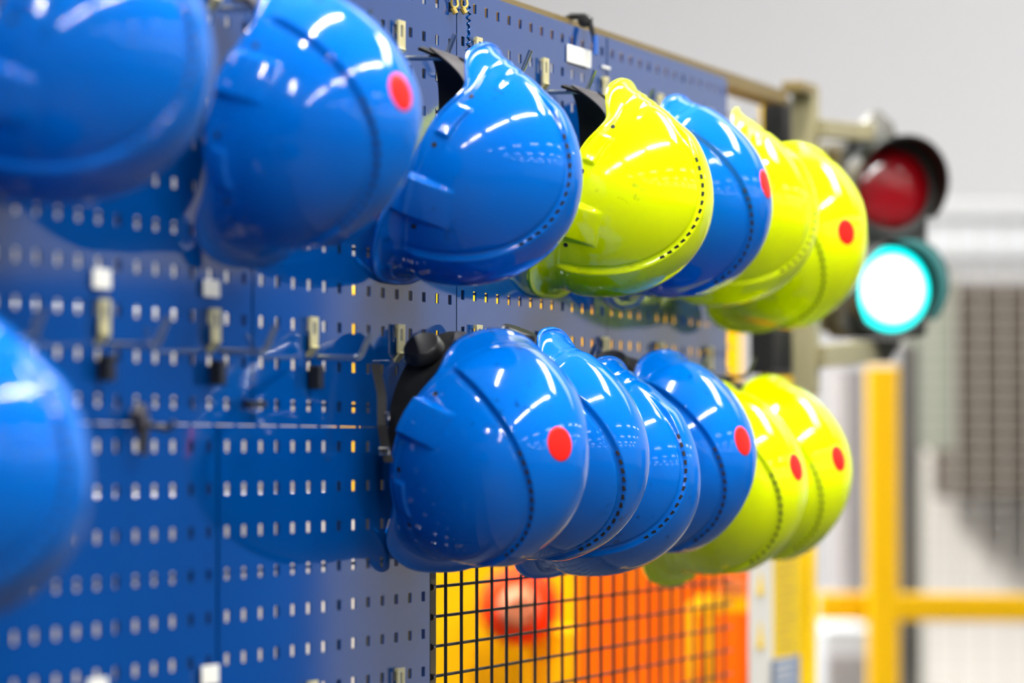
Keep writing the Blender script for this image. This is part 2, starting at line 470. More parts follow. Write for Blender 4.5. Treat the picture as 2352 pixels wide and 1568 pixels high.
# kind 1: small lip at the front, broad skirt at the rear; kind 2: small lip at the rear, broad peak at the front
LIP = {1: (8.0, 133.0), 2: (138.0, 6.0)}
def rim_w(phi):
    c = np.cos(phi)
    wf = sstep(.45, .95, c); wr = sstep(.2, .75, -c)
    bump = 7 * np.exp(-((np.abs(np.arctan2(np.sin(phi), c)) - .82) / .28) ** 2)
    return 13 * (1 - wf - wr) + 18 * wf + 18 * wr + bump
def outline(phi, kind):
    """outer edge of brim / nape skirt: u, v, w"""
    c, s = np.cos(phi), np.sin(phi)
    base = 1 / np.sqrt((c / HA) ** 2 + (s / HB) ** 2)
    if kind == 1:
        wf = sstep(.70, .96, c); wr = sstep(.15, .62, -c)
        big, wbig, small, wsmall = 1 / ((np.abs(c) / 133) ** 3 + (np.abs(s) / 110) ** 3) ** (1 / 3), wr, base + 9, wf
    else:
        wf = sstep(.48, .86, c); wr = sstep(.70, .96, -c)
        big, wbig, small, wsmall = 1 / ((np.abs(c) / 138) ** 2.6 + (np.abs(s) / 102) ** 2.6) ** (1 / 2.6), wf, base + 6, wr
    if kind == 3:      # pointed, turned up rear lip
        wr = sstep(.84, .985, -c); small, wsmall = base + 13, wr
    w_ = (rim_w(phi) - 3.5) * (1 - wf - wr) + (-9 if kind == 3 else -3) * wsmall + 0 * wbig
    r = (base + 1.2) * (1 - wf - wr) + small * wsmall + big * wbig
    return r * c, r * s, w_

def dome(phi, al):
    return np.stack([HA * np.cos(phi) * np.sin(al), HB * np.sin(phi) * np.sin(al), HH * np.cos(al)], -1)
def dome_n(p):
    n = np.stack([p[..., 0] / HA ** 2, p[..., 1] / HB ** 2, p[..., 2] / HH ** 2], -1)
    return n / np.linalg.norm(n, axis=-1, keepdims=True)
def crest_half(u):
    return 15.5 + 52 * (np.clip(50 - u, 0, 145) / 145) ** 1.6
def relief(p):
    u, v, w_ = p[..., 0], p[..., 1], p[..., 2]
    phi = np.arctan2(v / HB, u / HA); rw = rim_w(phi); hgt = w_ - rw
    av = np.abs(v); e = crest_half(u)
    ce = sstep(14, 34, w_ + 0 * u) * (1 - sstep(88, 104, u))
    d = 4.2 * (1 - sstep(e - 2.2, e + 2.2, av)) * ce
    d = d - 1.0 * np.exp(-((av - e - 4.2) / 2.6) ** 2) * ce
    side = av > 42
    pad = sstep(28, 30, u) * (1 - sstep(61, 63, u)) * (1 - sstep(15, 17.5, hgt)) * sstep(1.5, 4, hgt) * 2.8
    bh = np.clip(hgt / 44, 0, 1)
    boss = sstep(-56, -52.5, u) * (1 - sstep(-18.5, -15, u)) * (8.5 * (1 - bh) ** .8) * (1 - sstep(42, 45, hgt))
    d = d + np.where(side, pad + boss, 0)
    # rolled bead just above the rim
    d = d + 1.5 * np.exp(-((hgt - 1.0) / 2.2) ** 2)
    # transverse step above the front lip
    d = d - 1.3 * sstep(84, 100, u) * np.exp(-((hgt - 20) / 3.5) ** 2)
    return d

def helmet_grid(nphi=512, ns=150, nf=14, off=0.0, kind=1):
    phi = np.linspace(0, 2 * math.pi, nphi, endpoint=False); phi = phi - .15 * np.sin(2 * phi)
    rows = []
    rw = rim_w(phi); alr = np.arccos(np.clip(rw / HH, -1, 1))
    for k in range(1, ns + 1):
        al = alr * k / ns
        p = dome(phi, al); n = dome_n(p)
        d = relief(p) if off == 0 else relief(p) * 0
        rows.append(p + n * (d - off)[..., None])
    base = rows[-1]
    u, v, w_ = outline(phi, kind)
    o = np.stack([u, v, w_], -1)
    if off: o = o - np.array([0, 0, 2.6])
    L = np.linalg.norm(o - base, axis=-1); rad = o - base; rad[:, 2] = 0
    for k in range(1, nf + 1):
        q = k / nf
        lin = base * (1 - q) + o * q
        lin[:, 2] -= np.sin(math.pi * q) * L * .17
        lin[:, :2] -= (np.sin(math.pi * q) * .12) * rad[:, :2]
        if not off and k >= nf - 1: lin[:, 2] += .9
        rows.append(lin)
    return rows

def helmet_mesh(name, m, kind):
    A = helmet_grid(kind=kind); B = helmet_grid(512, 50, 14, off=2.6, kind=kind)
    nphi = A[0].shape[0]; vs = []; fs = []
    def emit(rows, top, flip):
        base = len(vs); vs.append(tuple(top)); 
        for r in rows: vs.extend(map(tuple, r))
        st = base + 1
        for j in range(nphi):
            f = (base, st + j, st + (j + 1) % nphi); fs.append(f[::-1] if flip else f)
        for k in range(len(rows) - 1):
            a, b = st + k * nphi, st + (k + 1) * nphi
            for j in range(nphi):
                f = (a + j, b + j, b + (j + 1) % nphi, a + (j + 1) % nphi); fs.append(f[::-1] if flip else f)
        return st + (len(rows) - 1) * nphi
    ea = emit(A, (0, 0, HH + 4.2), False); eb = emit(B, (0, 0, HH - 2.6), True)
    for j in range(nphi):
        fs.append((ea + j, eb + j, eb + (j + 1) % nphi, ea + (j + 1) % nphi))
    me = bpy.data.meshes.new(name)
    me.from_pydata([(a / 1000, b / 1000, c / 1000) for a, b, c in vs], [], fs); me.update()
    me.materials.append(M[m])
    me.polygons.foreach_set('use_smooth', [True] * len(me.polygons))
    return me
SHELL = {}
for kd in (1, 2, 3):
    SHELL['blue', kd] = helmet_mesh('shell', 'blue_shell', kd)
    c_ = SHELL['blue', kd].copy(); c_.materials.clear(); c_.materials.append(M['lime_shell']); SHELL['lime', kd] = c_

def surf(u, v):
    """point and normal on the dome incl. relief, from plan position (mm)"""
    w_ = HH * math.sqrt(max(0, 1 - (u / HA) ** 2 - (v / HB) ** 2))
    p = np.array([u, v, w_], float); n = dome_n(p)
    return Vector(p + n * float(relief(p[None])[0])), Vector(n)
def surf_w(u, w_, sgn):
    v = sgn * HB * math.sqrt(max(0, 1 - (u / HA) ** 2 - (w_ / HH) ** 2))
    p = np.array([u, v, w_], float); n = dome_n(p)
    return Vector(p + n * float(relief(p[None])[0])), Vector(n)

vent_m = MB().box(-.0026, .0026, -.0024, .0024, -.0008, .0003, bev=.0004).mesh('vent_hole', 'hole')
bolt_m = MB().lathe([(0, .0004), (.0026, .0004), (.003, -.001)], 14, Matrix.Rotation(-math.pi / 2, 4, 'Y')).mesh('bolt_hole', 'hole')
def vents():
    out = []
    for sgn in (1, -1):
        k = 0; u = 70.0; prev = None
        while u > -46 and k < 15:
            v = sgn * (crest_half(np.array(u)) - .5)
            if (u / HA) ** 2 + (v / HB) ** 2 > .93:
                u -= 1; continue
            p, n = surf(u, float(v))
            if prev is None or (p - prev).length >= 9.6:
                p2, _ = surf(u - 1, float(sgn * (crest_half(np.array(u - 1)) - .5)))
                t = (p2 - p).normalized(); 
                # face of the crest step: tilt the normal outwards
                n = (n + Vector((0, sgn, 0)) * .55).normalized(); b = n.cross(t).normalized(); t = b.cross(n).normalized()
                mt = Matrix(((t.x, b.x, n.x, p.x / 1000), (t.y, b.y, n.y, p.y / 1000), (t.z, b.z, n.z, p.z / 1000), (0, 0, 0, 1)))
                out.append(mt); prev = p; k += 1
            u -= .25
    return out
VENTS = vents()
def bolts():
    out = []
    for sgn in (1, -1):
        for u, h in ((74, 6), (18, 7), (-64, 10)):
            phi = math.atan2(.8, u / HA); rw = float(rim_w(np.array(phi)))
            p, n = surf_w(u, rw + h, sgn)
            z = n; x = Vector((1, 0, 0)); x = (x - z * x.dot(z)).normalized(); y = z.cross(x)
            out.append(Matrix(((x.x, y.x, z.x, p.x / 1000), (x.y, y.y, z.y, p.y / 1000), (x.z, y.z, z.z, p.z / 1000), (0, 0, 0, 1))))
    return out
BOLTS = bolts()

def sticker_mesh():
    vs = []; fs = []; R0 = 14.0
    rings = [0, .3, .6, .85, 1.0]; n = 36
    p, nn = surf(-50, 0); vs.append(p + nn * .5)
    for r in rings[1:]:
        for j in range(n):
            a = 2 * math.pi * j / n
            p, nn = surf(-50 + R0 * r * math.cos(a), R0 * r * math.sin(a)); vs.append(p + nn * .5)
    for j in range(n): fs.append((0, 1 + j, 1 + (j + 1) % n))
    for k in range(len(rings) - 2):
        a, b = 1 + k * n, 1 + (k + 1) * n
        for j in range(n): fs.append((a + j, b + j, b + (j + 1) % n, a + (j + 1) % n))
    # thickness rim
    b0 = len(vs)
    for j in range(n):
        a = 2 * math.pi * j / n
        p, nn = surf(-50 + (R0 + .3) * math.cos(a), (R0 + .3) * math.sin(a)); vs.append(p + nn * -.1)
    last = 1 + (len(rings) - 2) * n
    for j in range(n): fs.append((last + j, b0 + j, b0 + (j + 1) % n, last + (j + 1) % n))
    mb = MB(); mb.add([v / 1000 for v in vs], fs); return mb.mesh('sticker', 'red', True)
sticker_m = sticker_mesh()

def ring_strip(top, side, a0, a1, lo, hi, outr, rx=94, ry=75, n=64):
    """strip on the head band ellipse; angle 0 = hook end, positive towards 'side'"""
    vs = []; fs = []
    for j in range(n + 1):
        a = math.radians(a0 + (a1 - a0) * j / n)
        for w_, dr in ((lo(a), 0), (hi(a), 2), (hi(a), 2 + outr), (lo(a), outr)):
            vs.append((top * (2 + (rx + dr) * math.cos(a)) / 1000, side * (ry + dr) * math.sin(a) / 1000, w_ / 1000))
    for q in range(n):
        for t in range(4):
            a, b = q * 4, (q + 1) * 4; fs.append((a + t, a + (t + 1) % 4, b + (t + 1) % 4, b + t))
    return vs, fs
prox = lambda a: (1 + math.cos(a)) / 2
def mk(vs, fs, name, m):
    mb = MB(); mb.add(vs, fs); return autosmooth(mb.mesh(name, m), 40)
band = {}; pad = {}
for t in (1, -1):
    for s_ in (1, -1):
        # near side: grey strap that climbs quickly into the shell
        band[t, s_] = mk(*ring_strip(t, s_, -14, 120, lambda a: 16 - 78 * prox(a) ** 20, lambda a: 42 - 72 * prox(a) ** 15, 1.6), 'headband', 'strap')
        # far side: black padding that stays low
        pad[t, s_] = mk(*ring_strip(t, s_, -12, 178, lambda a: 8 - 76 * prox(a) ** .6, lambda a: 66 - 88 * prox(a) ** 14, 3.0, 90, 72), 'liner', 'liner')
# ratchet knob at the rear band
kn = MB()
kn.lathe([(0, 14), (17, 14), (19, 12), (21, 3), (19, 0), (12, -1), (12, -5), (0, -5)], 40)
kn.v = [tuple(c / 1000 for c in v) for v in kn.v]
knob_m = kn.mesh('ratchet_knob', 'black'); autosmooth(knob_m, 40)
# harness: four webbing straps over the inside of the crown
hm = MB()
for a in (.7, -.7, math.pi - .7, math.pi + .7):
    pts = []
    for k in range(13):
        al = math.radians(88 - k * 7); r = 92 * math.sin(al); w_ = 30 + 92 * math.cos(al)
        pts.append((r * math.cos(a) / 1000, r * .8 * math.sin(a) / 1000, w_ / 1000))
    for k in range(12):
        p, q = Vector(pts[k]), Vector(pts[k + 1]); t = Vector((-math.sin(a), math.cos(a), 0)) * .009
        o = len(hm.v); hm.v += [tuple(p - t), tuple(p + t), tuple(q + t), tuple(q - t)]; hm.f.append((o, o + 1, o + 2, o + 3))
harness_m = hm.mesh('harness', 'webbing')

def helmet(name_label, color, hx, Y, ztop, tilt, yaw, end, sticker, joined=False, knob=False, pxoff=0):
    """hangs with the brim (end=+1) or the nape (end=-1) up; ztop/Y place the upper end of the rim"""
    e = empty('safety_helmet')
    down = Vector((0, math.sin(tilt), -math.cos(tilt)))
    crown = Vector((0, -math.cos(tilt), -math.sin(tilt)))
    fwd = -down if end > 0 else down                      # helmet +x
    left = crown.cross(fwd)
    R = Matrix((fwd, left, crown)).transposed().to_4x4()
    L_top = (.124 if end > 0 else .122)
    org = -(fwd * L_top if end > 0 else -fwd * L_top)      # centre relative to upper rim end
    Rz = Matrix.Rotation(-yaw, 4, 'Z')
    e.matrix_world = Matrix.Translation((hx, Y, ztop)) @ Rz @ Matrix.Translation(org) @ R
    tag(e, name_label, 'helmet', 'safety helmets hanging on the panels')
    link('shell', SHELL[color, 3 if 'pointed' in name_label and 'lip' in name_label else 1 if end > 0 else 2], e)
    if joined:
        pass
    near = 1 if left.x < 0 else -1                        # side facing the camera
    for mt in VENTS:
        o = link('vent_hole', vent_m, e); o.matrix_local = mt
    for mt in BOLTS:
        o = link('bolt_hole', bolt_m, e); o.matrix_local = mt
    link('headband', band[end, near], e)
    link('liner', pad[end, -near], e)
    if knob: link('liner', pad[end, near], e)
    link('harness', harness_m, e)
    if knob:
        k = link('ratchet_knob', knob_m, e)
        ka = math.radians(knob if knob is not True else 0)
        k.location = (end * (.002 + .097 * math.cos(ka)), near * .079 * math.sin(ka), -.045); k.rotation_euler = (0, 0, math.atan2(near * math.sin(ka), end * math.cos(ka)))
    if sticker: link('sticker', sticker_m, e)
    return e
#HELMETS_BEGIN
# label, colour, (column, right group), end up (+1 brim, -1 nape), Y, z above hook row, tilt, yaw (deg), shift along the wall, sticker, knob
HL = [
 ('large blurred blue safety helmet in the top left corner', 'blue', (-5, False), -6, 1, -0.106, 0.005, 22.3, 0.0, -0.000, False, False),
 ('second blue safety helmet from the left, upper row, red sticker by its edge', 'blue', (7, False), -6, -1, -0.091, -0.010, 15.8, 15.7, -0.000, True, False),
 ('third blue safety helmet of the upper row, side on, beside the nearer lime one', 'blue', (19, False), -6, 1, -0.108, -0.022, 24.3, 0.4, -0.012, False, False),
 ('lime safety helmet in sharp focus in the upper row, dirt specks on its side', 'lime', (7, True), -6, 1, -0.099, -0.021, 22.0, 0.8, -0.002, False, False),
 ('blue safety helmet between lime ones in the upper row, its vent holes facing out', 'blue', (13, True), -6, -1, -0.093, -0.017, 17.9, 4.2, -0.003, True, False),
 ('lime safety helmet with upturned top lip right behind the blue one, upper row', 'lime', (19, True), -6, 1, -0.095, -0.015, 21.9, -13.9, 0.000, False, False),
 ('last lime safety helmet of the upper row, red sticker, beside the green light', 'lime', (25, True), -6, -1, -0.110, -0.040, 24.0, 34.0, -0.010, True, False),
 ('large blurred blue safety helmet cut off by the left edge, lower row', 'blue', (-11, False), 2, 1, -.110, -.006, 23, 0, .010, False, False),
 ('blue safety helmet with red sticker and black ratchet knob, nearest of the lower group', 'blue', (19, False), 2, -1, -0.114, 0.001, 21.9, 32.0, -0.011, True, 38),
 ('blue safety helmet of the lower group with a sharp pointed upper lip, no sticker', 'blue', (1, True), 2, -1, -0.099, -0.006, 21.7, 4.6, -0.014, False, True),
 ('blue safety helmet tucked low behind the pointed one, lit line of vents', 'blue', (7, True), 2, 1, -0.089, -0.023, 19.4, 7.8, -0.032, False, False),
 ('blue safety helmet with red sticker right before the two lower lime ones', 'blue', (13, True), 2, -1, -0.083, -0.009, 17.3, 17.7, -0.030, True, 30),
 ('nearer lime safety helmet of the lower row, with red sticker', 'lime', (19, True), 2, -1, -0.074, -0.041, 16.6, 14.2, -0.011, True, False),
 ('farthest lime safety helmet of the lower row, with red sticker', 'lime', (25, True), 2, -1, -0.078, -0.030, 17.3, 20.9, -0.024, True, 30),
]
#HELMETS_END
for label, color, (i, r), j, end, Y, dz, tilt, yaw, dx, st, kb in HL:
    g = grid(i, j, r)
    helmet(label, color, g.x + dx, Y, g.z + dz, math.radians(tilt), math.radians(yaw), end, st, False, kb)

# ------------------------------------------------------------------ small things on the panels
def plate_at(px, py, wpx, hpx, Y, name, m, label, cat, th=.0012, group=None):
    a = on_wall(px - wpx / 2, py, Y); b = on_wall(px + wpx / 2, py, Y); c = on_wall(px, py - hpx / 2, Y); d = on_wall(px, py + hpx / 2, Y)
    hw, hh = (b.x - a.x) / 2, (c.z - d.z) / 2
    mb = MB().box(-hw, hw, -th / 2, th / 2, -hh, hh, bev=.0004)
    o = mb.build(name, m); o.location = on_wall(px, py, Y)
    return tag(o, label, cat, group)
plate_at(234, 640, 40, 46, -.003, 'label_plate', 'label', 'blank white label on the panel above the leftmost empty hook with a black block', 'label')
plate_at(486, 662, 36, 40, -.003, 'label_plate', 'label', 'blank white label under the second helmet, above an empty hook', 'label')
plate_at(1330, 129, 54, 40, .004, 'label_plate', 'label', 'wide white label near the top edge of the panels, left of the tag clip', 'label')
plate_at(224, 1582, 44, 50, -.003, 'label_plate', 'label', 'white label at the bottom edge of the photo on the lower left panel', 'label')
plate_at(483, 1549, 38, 44, -.003, 'label_plate', 'label', 'white label at the bottom edge, just left of the lower panel seam', 'label')
plate_at(1392, 155, 18, 6, .006, 'label_plate', 'label', 'narrow white strip under the holes right of the wide white label', 'label')

# clip hung over the top edge with a blue tag
p = on_wall(1335, 60, .01)
e = empty('edge_clip', p); tag(e, 'black clip over the top edge of the panels with a blue tag', 'clip')
mb = MB(); mb.tube([(0, -.012, .006), (0, -.004, .011), (0, .012, .012), (0, .024, .008)], .004, 10)
mb.lathe([(0, -.006), (.007, -.005), (.008, 0), (.007, .005), (0, .006)], 16, Matrix.Translation((0, -.004, .006)))
mb.tube([(0, -.010, .006), (.001, -.014, -.010), (.002, -.016, -.028)], [.0035, .0028, .002], 8)
autosmooth(mb.build('clip_body', 'black', e))
MB().box(-.006, .006, -.019, -.016, -.034, -.012, bev=.001).build('tag', 'blue_tag', e)
# looped cord ties through the uppermost holes
for px, lab in ((1040, 'thin yellow black cord loop through a top hole left of the vertical seam'), (1062, 'thin yellow black cord loop through a top hole right of the vertical seam')):
    p = on_wall(px, -4, -.003); mb = MB()
    mb.tube([(.006 * math.cos(a), -.002 + .002 * math.sin(a * 2), .010 * math.sin(a)) for a in [k * math.pi / 10 for k in range(20)]], .0013, 8, closed=True)
    mb.tube([(0, 0, -.010), (.001, -.003, -.016)], .003, 8)
    o = autosmooth(mb.build('cord_loop', 'cord')); o.location = p; tag(o, lab, 'cord')
# squiggly bead of dried glue down the panel beside the hook plate
pts = []
for k in range(90):
    t = k / 89; px = 1077 + 4.5 * math.sin(t * 47) * (0.6 + .4 * math.sin(t * 9)); py = 14 + t * 112
    q = on_wall(px, py, .0); pts.append((q.x, ROT2 * (q.x - G2X) - .0008, q.z))
o = autosmooth(MB().tube(pts, .0008, 6).build('glue_bead', 'panel')); tag(o, 'thin blue squiggle of dried glue running down the panel right of the seam', 'glue trace')
# little bracket clip on the seam between the rows, left
p = on_wall(332, 975, -.01)
e = empty('seam_clip', p); tag(e, 'small dark metal clip sticking out at the seam below the leftmost empty hooks', 'clip')
mt = Matrix.Rotation(math.radians(-35), 4, 'Y')
MB().box(-.010, .006, -.004, .006, -.004, .018, mt, bev=.0015).build('plate', 'strap', e)
autosmooth(MB().tube([(0, -.002, 0), (.004, -.02, -.004), (.004, -.026, .002)], .003, 10).build('pin', 'black', e))
autosmooth(MB().tube([(-.002, 0, -.002), (-.006, -.002, -.026)], [.005, .003], 10).build('stem', 'black', e))
p = on_wall(583, 928, -.006)
o = MB().box(-.018, .018, -.006, .002, -.003, .003, bev=.001).build('cable_tie', 'black'); o.location = p
tag(o, 'short black cable tie on the panel above the row seam, near the middle empty hooks', 'cable tie')
# chin strap dangling beside the nearest lower helmet
b0 = on_wall(884, 905, -.03)
e = empty('chin_strap', b0); tag(e, 'black chin strap with small metal buckles dangling behind the helmet with the knob', 'strap')
mb = MB(); pts = [(0, .01, .03), (.002, .004, 0), (-.002, .002, -.03), (.004, .001, -.052), (.006, -.002, -.066)]
for k in range(len(pts) - 1):
    a, b = Vector(pts[k]), Vector(pts[k + 1]); o_ = len(mb.v); t = Vector((.002, -.0042, 0))
    mb.v += [tuple(a - t), tuple(a + t), tuple(b + t), tuple(b - t)]; mb.f.append((o_, o_ + 1, o_ + 2, o_ + 3))
mb.build('webbing', 'webbing', e)
for z in (-.018, -.052):
    MB().tube([(-.002, -.005, z), (.004, .007, z), (.004, .007, z - .006), (-.002, -.005, z - .006)], .0011, 6, closed=True).build('buckle', 'chrome', e)

# ------------------------------------------------------------------ robot cell behind the mesh
def slab(name, px0, px1, py0, py1, z, depth, m, parent=None, bev=.01, yaw=None):
    """box whose front covers the pixel rectangle at view depth z; faces the camera, 'depth' thick"""
    c = at((px0 + px1) / 2, (py0 + py1) / 2, z); hw = (px1 - px0) / 2 * z / F_PX; hh = (py1 - py0) / 2 * z / F_PX
    o = MB().box(-hw, hw, 0, depth, -hh, hh, bev=bev).build(name, m)
    o.rotation_euler = (0, 0, YAW - math.pi / 2 if yaw is None else yaw); o.location = c
    if parent:
        o.location = parent.matrix_world.inverted() @ c if False else (c - parent.location); o.parent = parent
        if parent.rotation_euler.z: pass
    return o
def base_at(px, z): 
    c = at(px, 1500, z); return Vector((c.x, c.y, 0))
# yellow robot arm cabinet with its round joint cover
e = empty('robot_cabinet', base_at(1050, 6.3)); tag(e, 'bright yellow industrial machine behind the wire mesh', 'machine')
bpy.context.view_layer.update()
slab('body', 768, 1345, 652, 1165, 6.4, .35, 'amber', e, .02)
slab('lower_body', 960, 1345, 1160, 2050, 6.38, .35, 'amber', e, .02)
slab('column', 1345, 1705, 652, 1300, 6.45, .3, 'amber', e, .02)
slab('side_plate', 1200, 1345, 1440, 2050, 6.3, .05, 'machine_side' if 'machine_side' in M else 'amber', e, .01)
c = at(1192, 1390, 6.25); R = 92 * 6.25 / F_PX
mt = Matrix.Translation(c - e.location) @ (-FW).to_track_quat('X', 'Z').to_matrix().to_4x4()
autosmooth(MB().lathe([(R, -.05), (R * 1.02, .0), (R * .95, .03), (R * .6, .05), (0, .055)], 40, mt).build('joint_cover', 'redorange', e))
autosmooth(MB().lathe([(R * .5, .045), (R * .5, .065), (R * .35, .08), (0, .082)], 32, mt).build('cap', 'pale', e))
# orange curtain: overlapping vertical strips
e = empty('strip_curtain', base_at(1500, 6.0)); tag(e, 'orange strip curtain behind the right half of the wire mesh', 'curtain')
z = 6.1; x0, x1 = 1322, 1765; nst = 9; wpx = (x1 - x0) / nst
for k in range(nst):
    slab('strip', x0 + k * wpx, x0 + (k + 1) * wpx + 2, 1240, 2050, z + (.012 if k % 2 else 0), .004, 'orange', e, 0)
# lime yellow hose stand and crate seen through the curtain's end
e = empty('yellow_stand', base_at(1625, 5.75)); tag(e, 'yellow green stand with crossbar in front of the orange curtain', 'stand')
slab('upright', 1582, 1600, 1385, 2000, 5.75, .02, 'amber', e, .002); slab('upright', 1622, 1636, 1370, 2000, 5.75, .02, 'lime_paint' if 'lime_paint' in M else 'amber', e, .002)
slab('crossbar', 1600, 1715, 1370, 1405, 5.75, .02, 'amber', e, .002)
slab('shade', 1660, 1712, 1330, 1368, 5.74, .02, 'pale', e, .002)
# white and grey machines farther left, seen through the holes of the panels
e = empty('grey_machine', base_at(500, 7.0)); tag(e, 'grey machine glimpsed through the holes of the left panels', 'machine')
slab('body', -250, 735, 690, 1140, 7.0, .4, 'grey_box', e, .02)
e = empty('white_cabinet', base_at(500, 7.6)); tag(e, 'white cabinet glimpsed through the lower holes of the left panels', 'cabinet')
slab('body', -350, 930, 1150, 2400, 7.6, .4, 'white_box', e, .02)

# ------------------------------------------------------------------ end of the fence: signs, black box, posts
def fence_box(name, px0, px1, py0, py1, Y, th, m, parent=None, bev=.001):
    """box lying in the fence plane (facing the aisle), spanning the pixel columns"""
    a = on_wall(px0, (py0 + py1) / 2, Y); b = on_wall(px1, (py0 + py1) / 2, Y)
    za = on_wall((px0 + px1) / 2, py0, Y).z; zb = on_wall((px0 + px1) / 2, py1, Y).z
    mb = MB().box(a.x, b.x, Y, Y + th, zb, za, bev=bev)
    if parent: mb.v = [tuple(Vector(v) - parent.location) for v in mb.v]
    return mb.build(name, m, parent)
YF = .09
e = empty('notice_board', on_wall(1780, 1500, YF)); tag(e, 'notice board with white, yellow and grey blue sheets at the end of the fence', 'notice board')
fence_box('white_sheet', 1722, 1776, 1255, 1640, YF, .002, 'sign_white', e)
fence_box('yellow_sheet', 1777, 1840, 1240, 1506, YF, .002, 'sign_yellow', e)
fence_box('grey_blue_sheet', 1770, 1838, 1509, 1640, YF, .002, 'sign_blue', e)
for y0, y1 in ((1315, 1367), (1428, 1490)):
    a = on_wall(1741, y1, YF - .002) - e.location; b = on_wall(1757, y1, YF - .002) - e.location; t = on_wall(1748, y0, YF - .002) - e.location
    mb = MB(); d = Vector((0, .0015, 0)); mb.add([a, b, t, a + d, b + d, t + d], [(0, 1, 2), (3, 5, 4), (0, 3, 4, 1), (1, 4, 5, 2), (2, 5, 3, 0)])
    mb.build('warning_triangle', 'sign_yellow', e)
for k in range(10):
    yy = 1290 + k * 21
    fence_box('text_line', 1786, 1826 - (k % 3) * 6, yy, yy + 4, YF - .0012, .0008, 'cord', e, 0)
for k in range(3):
    yy = 1524 + k * 16
    fence_box('text_line', 1782, 1826 - (k % 2) * 8, yy, yy + 5, YF - .0012, .0008, 'sign_white', e, 0)
e = empty('black_switch_box', on_wall(1815, 350, .06)); tag(e, 'black switch box on the fence, upper one beside the beige post', 'switch box')
fence_box('housing', 1797, 1838, 228, 480, .07, .03, 'black', e, .003)
fence_box('lid', 1802, 1834, 245, 340, .066, .004, 'webbing', e, .001)
e = empty('black_switch_box', on_wall(1800, 805, .06)); tag(e, 'black switch box below the last upper lime helmet', 'switch box')
fence_box('housing', 1768, 1838, 752, 862, .07, .03, 'black', e, .003)
fence_box('lid', 1776, 1830, 762, 850, .066, .004, 'webbing', e, .001)
o = fence_box('yellow_strip', 1764, 1794, 222, 1240, .104, .012, 'yellow', None, .002); tag(o, 'narrow yellow upright bar behind the fence, left of the switch boxes', 'bar')

# yellow corner post of the fence, beige bracket profile in front of it
pc0 = on_wall(1868, 1300, .085)
e = empty('corner_post', (pc0.x, pc0.y + .03, 0)); tag(e, 'yellow corner post of the fence carrying the signal light', 'post')
wpost = 36 / 2 * .62e-3 / 1.0
zt = on_wall(1868, 300, .085).z
MB().box(-.021, .021, -.03, .03, 0, zt, bev=.003).build('tube', 'yellow', e)
MB().box(-.06, .06, -.06, .06, 0, .012).build('foot_plate', 'yellow', e)
pb0 = on_wall(1856, 300, .03)
pb_top = on_wall(1856, 205, .03).z; pb_bot = on_wall(1856, 905, .03).z
e = empty('signal_bracket', (pb0.x, pb0.y, pb_bot)); tag(e, 'beige metal upright with two arms holding the signal light', 'bracket')
L = pb_top - pb_bot
MB().box(-.017, .017, -.013, .02, 0, L, bev=.003).build('upright', 'beige', e)
MB().box(-.07, .018, -.012, .02, L - .01, L + .006, bev=.003).build('end_cap', 'olive', e)

# ------------------------------------------------------------------ signal light
zs = 5.62; C0 = at(2040, 548, zs)
ang = math.radians(18)
ax = (-FW * math.cos(ang) + RT * math.sin(ang)); ax.z = 0; ax.normalize()
e = empty('signal_light', C0); e.rotation_euler = (0, 0, math.atan2(ax.y, ax.x)); 
tag(e, 'two lamp traffic signal with dark red lamp above a lit green one', 'signal light')
# local x = optical axis, z up, lamps at z = +-h
h = 117 * zs / F_PX
MB().box(-.085, .0, -.066, .066, -h - .070, h + .070, bev=.014).build('housing', 'signal_black', e)
MB().box(-.10, -.0855, -.070, .070, -h - .060, h + .072, bev=.006).build('back_plate', 'signal_grey', e)
MB().box(-.05, .008, -.056, .056, -.012, .012, bev=.003).build('joint_band', 'signal_black', e)
rr = .0635
for sgn, lm, nm in ((1, 'red_lens', 'red_lens'), (-1, 'green_lens', 'green_lens')):
    mt = Matrix.Translation((0, 0, sgn * h))
    lens = MB().lathe([(rr, .004), (rr * .96, .009), (rr * .75, .017), (rr * .4, .023), (0, .025)], 48).mesh(nm, lm)
    lo = link(nm, autosmooth(lens), e, (0, 0, sgn * h))
    if sgn > 0: lo['label'] = 'dark red unlit lens'
    else: lo['label'] = 'lit green lens, white hot in the middle'
    ring = MB().lathe([(rr - .002, 0), (rr - .002, .012), (rr + .007, .014), (rr + .008, 0)], 48, mt)
    autosmooth(ring.build('bezel', 'signal_black', e))
    # visor: tube open at the bottom for the lower part, longer at the top
    n_ = 44; vs = []; fs = []; a0 = math.radians(-128); a1 = math.radians(128)
    for q in range(n_ + 1):
        a = a0 + (a1 - a0) * q / n_; Lv = .028 + .046 * (0.5 + 0.5 * math.cos(a * .98)) ** .8
        for r_, x_ in ((rr + .007, .0), (rr + .009, Lv), (rr + .006, Lv), (rr + .004, .0)):
            vs.append((x_, r_ * math.sin(a), r_ * math.cos(a) + sgn * h))
    for q in range(n_):
        for t in range(4):
            a, b = q * 4, (q + 1) * 4; fs.append((a + t, a + (t + 1) % 4, b + (t + 1) % 4, b + t))
    vz = MB().add(vs, fs); autosmooth(vz.build('visor', 'signal_black' , e))
